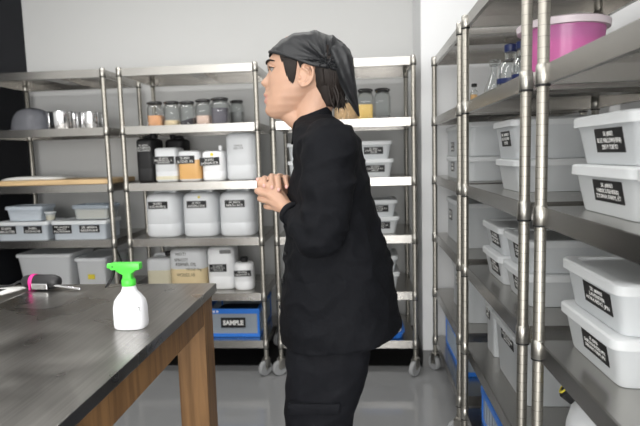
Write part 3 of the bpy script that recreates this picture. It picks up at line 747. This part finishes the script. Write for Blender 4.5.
HT = [(1.404,-.258,-.222,.014),(1.412,-.266,-.195,.026),(1.425,-.271,-.170,.037),(1.445,-.272,-.148,.047),(1.468,-.270,-.118,.0555),(1.492,-.268,-.075,.0615),(1.52,-.266,-.055,.067),
      (1.55,-.263,-.046,.0725),(1.58,-.257,-.043,.0745),(1.605,-.240,-.05,.069),(1.625,-.208,-.078,.054),(1.640,-.165,-.12,.022)]
PROF = [(1.404,-.255),(1.411,-.268),(1.418,-.277),(1.427,-.282),(1.436,-.281),(1.443,-.277),(1.449,-.280),(1.455,-.2845),(1.461,-.283),(1.466,-.2785),(1.471,-.283),(1.477,-.286),(1.483,-.281),(1.491,-.278),(1.498,-.280),(1.503,-.287),(1.510,-.2925),(1.516,-.290),(1.528,-.2785),(1.540,-.269),(1.547,-.2665),(1.556,-.269),(1.563,-.269),(1.575,-.264),(1.595,-.250),(1.62,-.215)]
def head_sec(z): return interp(HT, z)
def prof(z): return interp(PROF, z)[0]
def gauss(v, w): return math.exp(-(v/w)**2)
def head_bm():
    bm = nb(); rings = []; N = 96; K = 110
    for k in range(K+1):
        z = 1.404+(1.640-1.404)*k/K
        xf, xb, hw = head_sec(z); xc = xf*.55+xb*.45
        rg = []
        for i in range(N):
            a = 2*PI*i/N; ca, sa = math.cos(a), math.sin(a)
            ax = (xc-xf) if ca < 0 else (xb-xc)
            e = 2.35 if ca < 0 else 2.1
            x = xc+ax*math.copysign(abs(ca)**(2/e), ca); y = hw*math.copysign(abs(sa)**(2/e), sa)
            if ca < 0:
                ay = abs(y)
                d = prof(z)-xf
                if 1.494 < z < 1.552: w = .0065+.0105*gauss(z-1.506, .014)
                elif 1.448 < z <= 1.494: w = .019
                elif z <= 1.448: w = .022
                else: w = .045
                x += d*gauss(y, w)
                x += .0085*gauss(ay-.031, .014)*gauss(z-1.546, .011)          # eye sockets
                x -= .0035*gauss(ay-.030, .020)*gauss(z-1.562, .007)          # brow ridges
                x -= .0030*gauss(ay-.040, .014)*gauss(z-1.518, .016)          # cheekbones
                x += .0020*gauss(ay-.036, .012)*gauss(z-1.470, .012)
                x -= .0045*gauss(ay-.0125, .0055)*gauss(z-1.5015, .0065)      # nostril wings
            rg.append(bm.verts.new((x, 1.6+y, z)))
        rings.append(rg)
    ring_faces(bm, rings)
    return bm

def hand_chain(bm, pts, r): tube(bm, pts, r, 12, sub=4)
def body_bm():
    bm = head_bm()
    # ears
    for s in (-1, 1):
        def E(x, y, z): return (x, 1.6+s*y, z)
        loop = []
        for i in range(15):
            a = math.radians(118-i*19.5)
            loop.append(E(-.150+.0215*math.cos(a)+.005*math.sin(a), .079+.0035*math.cos(a), 1.518+.030*math.sin(a)))
        tube(bm, loop, [.0042]*12+[.004,.0035,.003], 8, sub=3)
        ellipsoid(bm, E(-.150,.0735,1.517), (.019,.0045,.027), 16)
        ellipsoid(bm, E(-.160,.0785,1.492), (.0085,.005,.0095), 12)                 # lobe
        tube(bm, [E(-.157,.080,1.538),E(-.143,.0815,1.528),E(-.140,.0815,1.513),E(-.150,.080,1.501)], .003, 8)
        ellipsoid(bm, E(-.1685,.0765,1.513), (.005,.005,.008), 12)                   # tragus
    # neck and under the jaw
    tube(bm, [(-.108,1.6,1.515),(-.128,1.6,1.45),(-.142,1.6,1.40),(-.125,1.6,1.32)], [.050,.053,.055,.066], 28)
    tube(bm, [(-.235,1.6,1.424),(-.200,1.6,1.412),(-.160,1.6,1.385)], [.020,.032,.040], 20)
    # torso, legs and feet under the clothes
    superloft(bm, [(.76,.10,.135,-.09,1.6),(.85,.125,.155,-.09,1.6),(1.0,.105,.135,-.085,1.6),(1.15,.10,.15,-.09,1.6),(1.28,.085,.17,-.10,1.6),(1.335,.06,.14,-.11,1.6),(1.37,.045,.07,-.125,1.6)], 2.5, 32)
    for s in (-1, 1):
        y = 1.6+s*.082
        tube(bm, [(-.10,y,.82),(-.115,y,.64),(-.135,y,.46),(-.125,y,.30),(-.12,y,.09)], [.082,.072,.052,.048,.035], 20)
        tube(bm, [(-.10,y,.05),(-.16,y,.045),(-.24,y,.032),(-.275,y,.03)], [.035,.036,.026,.018], 16, flat=.9)
    # arms
    tube(bm, [(-.095,1.445,1.315),(-.098,1.405,1.19),(-.100,1.392,1.075)], [.046,.042,.036], 18)
    tube(bm, [(-.100,1.392,1.075),(-.150,1.440,1.095),(-.197,1.494,1.130),(-.215,1.506,1.148)], [.036,.033,.0245,.0235], 18, flat=.9)
    tube(bm, [(-.095,1.755,1.315),(-.115,1.800,1.19),(-.125,1.795,1.085)], [.046,.042,.036], 18)
    tube(bm, [(-.125,1.795,1.085),(-.170,1.735,1.135),(-.212,1.672,1.190),(-.222,1.655,1.203)], [.036,.033,.0245,.0225], 18, flat=.9)
    # near hand: palm, knuckles, curled fingers, thumb
    W = (-.212,1.506,1.146)
    mcp = [(-.259,1.520,1.204),(-.265,1.514,1.185),(-.259,1.514,1.165),(-.247,1.518,1.147)]
    pip = [(-.292,1.536,1.215),(-.299,1.533,1.194),(-.293,1.535,1.171),(-.277,1.540,1.148)]
    dip = [(-.296,1.560,1.214),(-.302,1.558,1.193),(-.296,1.560,1.171),(-.281,1.563,1.149)]
    tip = [(-.280,1.580,1.212),(-.285,1.580,1.192),(-.280,1.580,1.172),(-.267,1.578,1.152)]
    for a, b, c, d, r in zip(mcp, pip, dip, tip, (.0098,.0102,.0096,.0085)):
        hand_chain(bm, [W, tuple(Vector(W).lerp(Vector(a), .55)), a], [.019,.0155,.0118])
        hand_chain(bm, [a, b, c, d], [r*1.12, r*1.04, r*.92, r*.82])
    hand_chain(bm, [(-.222,1.530,1.158),(-.240,1.548,1.186),(-.262,1.556,1.208),(-.296,1.551,1.2255)], [.017,.0145,.0112,.0092])
    # far hand lying over it, four fingertips towards the near side
    W = (-.222,1.655,1.203)
    mcp = [(-.283,1.622,1.222),(-.265,1.616,1.230),(-.246,1.614,1.231),(-.228,1.618,1.226)]
    pip = [(-.287,1.577,1.229),(-.265,1.573,1.2345),(-.245,1.572,1.234),(-.224,1.578,1.229)]
    dip = [(-.283,1.546,1.226),(-.260,1.538,1.227),(-.240,1.536,1.224),(-.219,1.545,1.222)]
    tip = [(-.277,1.522,1.214),(-.253,1.512,1.209),(-.234,1.511,1.203),(-.213,1.522,1.209)]
    for a, b, c, d, r in zip(mcp, pip, dip, tip, (.0092,.0096,.0092,.0082)):
        hand_chain(bm, [W, tuple(Vector(W).lerp(Vector(a), .5)), a], [.019,.0155,.0115])
        hand_chain(bm, [a, b, c, d], [r*1.1, r*1.02, r*.92, r*.84])
    hand_chain(bm, [(-.235,1.640,1.19),(-.262,1.618,1.185),(-.285,1.605,1.190)], [.016,.012,.0095])
    return bm
bm = remeshed(body_bm(), .0026, 3)
for f in bm.faces:
    c = f.calc_center_median()
    if abs(c.y-1.6) < .021 and c.x < -.2655 and 1.450 < c.z < 1.4795 - .25*abs(c.y-1.6):
        f.material_index = 1
man_part('body', bm, ['skin','lips'])
# fingernails
for p, n in (((-.2785,1.514,1.211),(.1,-.8,-.15)),((-.254,1.504,1.206),(.1,-.8,-.2)),((-.235,1.503,1.199),(.1,-.8,-.2)),((-.2135,1.514,1.206),(.1,-.8,-.15)),((-.3030,1.545,1.2275),(-.5,-.6,.4))):
    bm = nb(); ellipsoid(bm, p, (.0048,.0022,.0058), 12); man_part('fingernail', bm, 'nail')
# eyes, lashes, brows
for s in (-1, 1):
    bm = nb(); ellipsoid(bm, (-.2445,1.6+s*.0315,1.5455), (.0125,.0125,.0120), 24); e = man_part('eye', bm, 'eyew')
    bm = nb(); ellipsoid(bm, (-.2535,1.6+s*.0325,1.5455), (.0046,.0052,.0052), 16); man_part('iris', bm, 'iris', e)
    bm = nb(); tube(bm, [(-.256,1.6+s*.018,1.5480),(-.2590,1.6+s*.030,1.5515),(-.2545,1.6+s*.042,1.5500),(-.244,1.6+s*.051,1.5465)], [.0014,.0024,.0024,.0012], 8); man_part('eyelash', bm, 'hair')
    bm = nb(); tube(bm, [(-.2560,1.6+s*.016,1.5500),(-.2575,1.6+s*.030,1.5545),(-.2535,1.6+s*.043,1.5525),(-.242,1.6+s*.052,1.548)], [.002,.0032,.0034,.002], 8); man_part('eyelid', bm, 'skin')
    bm = nb(); tube(bm, [(-.2700,1.6+s*.014,1.5625),(-.2665,1.6+s*.028,1.5665),(-.2560,1.6+s*.043,1.5690),(-.240,1.6+s*.054,1.5640)], [.0022,.0034,.0030,.0014], 8, flat=1.0); man_part('eyebrow', bm, 'hair')

# hair
def head_y(x, z, s=-1):
    xf, xb, hw = head_sec(z); xc = xf*.55+xb*.45
    ax = (xc-xf) if x < xc else (xb-xc)
    return 1.6+s*hw*max(0., 1-min(1., abs((x-xc)/ax))**2.25)**(1/2.25)
bm = nb(); rnd = random.Random(3)
superloft(bm, [(1.432,.022,.040,-.092,1.6),(1.455,.036,.052,-.094,1.6),(1.49,.048,.061,-.096,1.6),(1.53,.054,.070,-.096,1.6),(1.57,.060,.078,-.105,1.6),(1.60,.055,.07,-.11,1.6)], 2.2, 32)
for s in (-1, 1):
    for i in range(70):                                   # temple and sideburn
        x = -.222+rnd.random()*.062; long = -.216 < x < -.172
        z0 = 1.588-(x+.222)*.30; z1 = (1.492+abs(x+.192)*1.1+rnd.random()*.014) if long else z0-.020-rnd.random()*.012
        xe = x+(-.189-x)*.35 if long else x+.004
        pts = [(x, head_y(x,z0,s)+s*.001, z0), ((x+xe)/2, head_y((x+xe)/2,(z0+z1)/2,s)+s*.0025, (z0+z1)/2), (xe, head_y(xe,z1,s)+s*.0005, z1)]
        tube(bm, pts, [.0032,.0034,.0008], 6, sub=3)
    for i in range(26):                                   # over the ear
        x = -.178+rnd.random()*.05; z0 = 1.572
        tube(bm, [(x,head_y(x,z0,s)+s*.002,z0),(x+.01,head_y(x,1.558,s)+s*.005,1.558),(x+.024,head_y(x,1.546,s)+s*.004,1.546)], [.0032,.0032,.0012], 6, sub=3)
for i in range(220):                                      # nape
    a = (rnd.random()*2-1)*2.25; ca, sa = math.cos(a), math.sin(a)
    cx = -.098; x0, y0 = cx+.060*ca, 1.6+.074*sa
    zt = 1.565; ze = 1.418+rnd.random()*.035+.018*abs(sa)
    x1, y1 = cx+.050*ca+.004, 1.6+.064*sa; x2, y2 = -.094+.038*ca+rnd.uniform(-.004,.010), 1.6+.046*sa
    tube(bm, [(x0,y0,zt),(x1,y1,1.505),(x2,y2,(ze+1.505)/2-.006),(x2+rnd.uniform(-.006,.014),y2,ze)], [.004,.0048,.004,.0008], 6, sub=3)
for (a, b, c) in (((-.080,1.545,1.50),(-.066,1.552,1.455),(-.060,1.555,1.412)),((-.074,1.548,1.50),(-.060,1.550,1.46),(-.068,1.552,1.418)),((-.09,1.54,1.50),(-.082,1.55,1.45),(-.070,1.552,1.422))):
    tube(bm, [a, b, c], [.0045,.0036,.0008], 6)
man_part('hair', bm, 'hair')

# headscarf: cap, gathered folds and the hanging tail
TOP = [(-.262,1.588),(-.256,1.600),(-.246,1.612),(-.215,1.634),(-.179,1.648),(-.132,1.6525),(-.089,1.642),(-.051,1.622),(-.028,1.600),(-.016,1.572)]
WID = [(-.262,.020),(-.256,.040),(-.240,.060),(-.21,.0775),(-.16,.0850),(-.11,.0850),(-.07,.075),(-.04,.055),(-.016,.022)]
def zb(x): return 1.594-(x+.258)*.385 if x < -.129 else 1.5443-(x+.129)*.25
def fold(v, s):
    K = Vector((-.088, 1.6+s*.080, 1.553)); d = v-K; r = math.hypot(d.x, d.z); ph = math.atan2(d.z, d.x)
    amp = .0048*math.exp(-((r-.045)/.060)**2)*min(1, abs(v.y-1.6)/.03)
    return amp*(math.sin(ph*11+2.2*noise.noise(Vector((ph*1.5,r*9,s))))+.5*math.sin(ph*23+1.0))+.0022*noise.noise(Vector((v.x*28,v.y*28,v.z*45)))
bm = nb(); rings = []; NX, NA = 90, 120
for i in range(NX+1):
    x = -.262+(.246)*(i/NX); zt = interp(TOP, x)[0]; w = interp(WID, x)[0]; b = min(zb(x), zt-.004)
    rg = []
    for k in range(NA+1):
        t = PI*k/NA; c, s_ = math.cos(t), math.sin(t)
        y = w*math.copysign(abs(c)**(2/2.4), c); z = b+(zt-b)*abs(s_)**(2/2.1)
        v = Vector((x, 1.6+y, z)); sd = 1 if y > 0 else -1
        nrm = Vector((.25*(x+.14)/.12, y/max(w,.01), max(0,(z-b)/(zt-b+1e-6))-.2)).normalized()
        v += nrm*fold(v, sd)
        if k in (0, NA): v.z -= .001; v.y -= sd*.004
        rg.append(bm.verts.new(v))
    rings.append(rg)
ring_faces(bm, rings)
scarf = man_part('headscarf', bm, 'scarf')
bm = nb(); rings = []; ST = [(1.612,-.105,-.045,.045),(1.595,-.106,-.029,.064),(1.572,-.098,-.0175,.074),(1.548,-.090,-.014,.074),(1.520,-.0775,-.012,.068),(1.490,-.062,-.0085,.058),(1.455,-.042,-.0055,.042),(1.425,-.021,-.003,.024),(1.404,-.0065,-.0005,.007)]
for i in range(61):
    z = 1.612-(1.612-1.404)*i/60
    row = None
    for a, b in zip(ST, ST[1:]):
        if a[0] >= z >= b[0]-1e-9:
            t = (a[0]-z)/(a[0]-b[0]); row = [p+(q-p)*t for p, q in zip(a, b)]; break
    row = row or list(ST[-1]); _, xf, xb, hy = row
    rg = []; cx = (xf+xb)/2
    for k in range(64):
        a = 2*PI*k/64; ca, sa = math.cos(a), math.sin(a)
        x = cx+(xb-xf)/2*math.copysign(abs(ca)**.8, ca); y = hy*math.copysign(abs(sa)**.75, sa)
        # hanging pleats run down from the gathering point
        q = (x-xf)/(xb-xf+1e-6); y += math.copysign(1, sa)*.0045*math.sin(q*13+z*22)*min(1, (z-1.40)/.05)*abs(sa)
        if ca > 0 and i > 8: x += .0
        # underside is hollow towards the neck
        if ca < 0 and abs(sa) < .75 and i > 18: x += (xb-xf)*.45*(1-abs(sa)/.75)
        rg.append(bm.verts.new((x, 1.6+y, z)))
    rings.append(rg)
ring_faces(bm, rings)
man_part('scarf_tail', bm, 'scarf', scarf)
for s in (-1,1):
    bm = nb()
    tube(bm, [(-.258,1.6+s*.030,1.5935),(-.240,1.6+s*.0605,1.5880),(-.205,1.6+s*.080,1.5745),(-.160,1.6+s*.0855,1.557),(-.125,1.6+s*.0855,1.5440),(-.092,1.6+s*.081,1.5400)], .0032, 8, flat=1.6, up=(0,0,1))
    man_part('scarf_hem', bm, 'scarf', scarf)

# jacket
def wrinkle(bm, amp, fn, sc=1.):
    bm.normal_update()
    mv = []
    for v in bm.verts:
        p = v.co
        a = noise.noise(Vector((p.x*9*sc, p.y*9*sc, p.z*4*sc)))
        b = noise.noise(Vector((p.x*10*sc+p.z*13, p.y*16*sc, p.z*14*sc+3)))
        c = 1-abs(noise.noise(Vector((p.x*12+p.z*7, p.y*9, p.z*15-p.x*9+9))))*2
        mv.append(v.normal*(amp*(a*.7+b*.5+max(0,c)*.5-.2)*fn(p)))
    for v, m_ in zip(bm.verts, mv): v.co += m_
bm = nb()
J = [(.738,-.252,.112,.198),(.742,-.256,.113,.200),(.80,-.254,.106,.198),(.886,-.246,.094,.193),(.967,-.236,.083,.187),(1.049,-.228,.065,.182),(1.149,-.214,.040,.182),(1.245,-.205,.021,.190),(1.303,-.200,.006,.196),(1.34,-.197,-.012,.190),(1.365,-.193,-.030,.165),(1.385,-.190,-.052,.125),(1.400,-.186,-.072,.085),(1.410,-.178,-.085,.06)]
superloft(bm, [(z,(xb-xf)/2,hy,(xb+xf)/2,1.6) for z,xf,xb,hy in J], 2.35, 64)
for v in bm.verts:
    if v.co.z < .86 and v.co.x > -.14:
        k = (.86-v.co.z)/.12; v.co.z += k*(v.co.x+.14)*.14
for s, P in ((-1, [(-.088,1.450,1.325),(-.086,1.415,1.24),(-.092,1.393,1.15),(-.100,1.390,1.085)]),(1, [(-.092,1.750,1.325),(-.10,1.790,1.24),(-.112,1.81,1.15),(-.125,1.795,1.09)])):
    tube(bm, P, [.068,.068,.064,.060], 28)
tube(bm, [(-.100,1.390,1.085),(-.128,1.412,1.088),(-.165,1.452,1.104),(-.196,1.490,1.128)], [.060,.058,.046,.037], 28, flat=1.0, round_ends=False)
tube(bm, [(-.125,1.795,1.09),(-.155,1.757,1.118),(-.190,1.705,1.160),(-.214,1.668,1.192)], [.060,.054,.042,.034], 28, round_ends=False)
bm = remeshed(bm, .0055, 4)
wrinkle(bm, .017, lambda p: (1.0 if p.z > .95 else .6)*(.25 if p.z > 1.37 else 1))
jk = man_part('jacket', bm, 'cloth')
bm = nb(); rings = []
for (dz, rx, ry, th) in ((-.050,.064,.078,0),(-.02,.060,.070,0),(.0,.0585,.0665,0),(.003,.0565,.0645,0),(-.0,.0545,.0625,0),(-.05,.055,.064,0)):
    rg = []
    for k in range(48):
        a = 2*PI*k/48; x = -.1425+rx*math.cos(a); y = ry*math.sin(a)
        rg.append(bm.verts.new((x, 1.6+y, 1.410+dz+(x+.1425)*.50+.004*math.sin(a*2))))
    rings.append(rg)
ring_faces(bm, rings, cap0=False, cap1=False); man_part('collar', bm, 'cloth', jk)
for z, x, y in ((1.01,-.226,1.530),(.93,-.236,1.528),(.85,-.245,1.528)):
    bm = nb(); ellipsoid(bm, (x,y,z), (.005,.006,.007), 12); man_part('button', bm, 'black', jk)
for (p, r, ax) in (((-.2005,1.4955,1.1315), .0345, (-.63,.72,.45)), ((-.217,1.6635,1.195), .0315, (-.45,-.68,.58))):
    bm = nb(); lathe(bm, [(r*.97,-.012),(r*1.03,-.010),(r*1.03,.005),(r*.98,.007),(r*.86,.004),(r*.84,-.012)], seg=28)
    q = Vector(ax).normalized().to_track_quat('Z','Y'); bm.transform(Matrix.Translation(p) @ q.to_matrix().to_4x4()); man_part('cuff', bm, 'cloth', jk)

# trousers
bm = nb()
superloft(bm, [(.70,.115,.155,-.105,1.6),(.80,.125,.165,-.10,1.6),(.90,.12,.155,-.09,1.6),(.94,.11,.14,-.085,1.6)], 2.4, 48)
for s in (-1, 1):
    y = 1.6+s*.082
    superloft(bm, [(.035,.070,.062,-.118,y),(.10,.074,.066,-.120,y),(.25,.085,.072,-.126,y),(.36,.088,.078,-.140,y),(.44,.095,.083,-.144,y),(.535,.105,.088,-.137,y),(.61,.116,.091,-.121,y),(.70,.126,.094,-.107,y),(.80,.120,.085,-.10,y)], 2.3, 40)
bm = remeshed(bm, .0055, 4)
wrinkle(bm, .007, lambda p: 1.)
tr = man_part('trousers', bm, 'trouser')
bm = nb(); superloft(bm, [(.566,.072,.010,-.146,1.437),(.569,.074,.011,-.146,1.436),(.596,.074,.011,-.144,1.434),(.599,.072,.010,-.144,1.434)], 6, 32); man_part('pocket_flap', bm, 'trouser', tr)
for s in (-1, 1):
    y = 1.6+s*.082; bm = nb()
    superloft(bm, [(0,.142,.045,-.165,y),(.006,.146,.048,-.165,y),(.022,.146,.048,-.165,y),(.030,.140,.045,-.163,y),(.060,.105,.042,-.140,y),(.090,.062,.042,-.112,y)], 2.6, 40)
    man_part('shoe', bm, 'black')


# ------------------------------------------------------------------ lights
def area(name, loc, rot, sx, sy, power, col=(1,1,1)):
    l = bpy.data.lights.new(name, 'AREA'); l.shape = 'RECTANGLE'; l.size = sx; l.size_y = sy; l.energy = power; l.color = col
    o = bpy.data.objects.new(name, l); COL.objects.link(o); o.location = loc; o.rotation_euler = rot; return o
LP = [(-1.45,-.9),(-.15,-.9),(-1.45,.75),(-.15,.75),(-1.45,2.25),(-.15,2.25)]
for i, (x, y) in enumerate(LP):
    t = thing('ceiling_light', 'long white ceiling lamp on the ceiling above the room', 'ceiling light', (x,y,ZC), 'ceiling lamps out of view')
    bm = nb(); box(bm, -.62, .62, -.075, .075, -.045, 0, bev=.004); obj('housing', bm, 'white', t)
    area('lamp_glow', (x,y,ZC-.05), (0,0,0), 1.2, .12, 11.5, (1,.985,.96))
area('window_daylight', ((wx0+wx1)/2,Y0-.02,1.30), (PI/2,0,0), 2.8, 2.05, 185, (1,.985,.96))

w = bpy.data.worlds.new('daylight'); SC.world = w; w.use_nodes = True
w.node_tree.nodes['Background'].inputs[0].default_value = (.8,.85,.9,1); w.node_tree.nodes['Background'].inputs[1].default_value = .5

# ------------------------------------------------------------------ camera
yaw, pitch, roll, f = .0787, .1088, .0276, 533.85
cam = bpy.data.cameras.new('camera'); co = bpy.data.objects.new('camera', cam); COL.objects.link(co)
cam.sensor_fit = 'HORIZONTAL'; cam.sensor_width = 36; cam.lens = 36*f/640; cam.clip_start = .05
fw_ = Vector((-math.sin(yaw)*math.cos(pitch), math.cos(yaw)*math.cos(pitch), -math.sin(pitch)))
rt = Vector((math.cos(yaw), math.sin(yaw), 0)); up = rt.cross(fw_)
c_, s_ = math.cos(roll), math.sin(roll)
rt2 = rt*c_-up*s_; up2 = rt*s_+up*c_
mt = Matrix((rt2, up2, -fw_)).transposed()
co.matrix_world = Matrix.Translation((0,0,1.2948)) @ mt.to_4x4()
SC.camera = co
cam.dof.use_dof = True; cam.dof.focus_distance = 1.5; cam.dof.aperture_fstop = 4.0
SC.view_settings.view_transform = 'Standard'; SC.view_settings.look = 'None'; SC.view_settings.gamma = 1
SC.view_settings.use_curve_mapping = False
SC.view_settings.exposure = -0.13
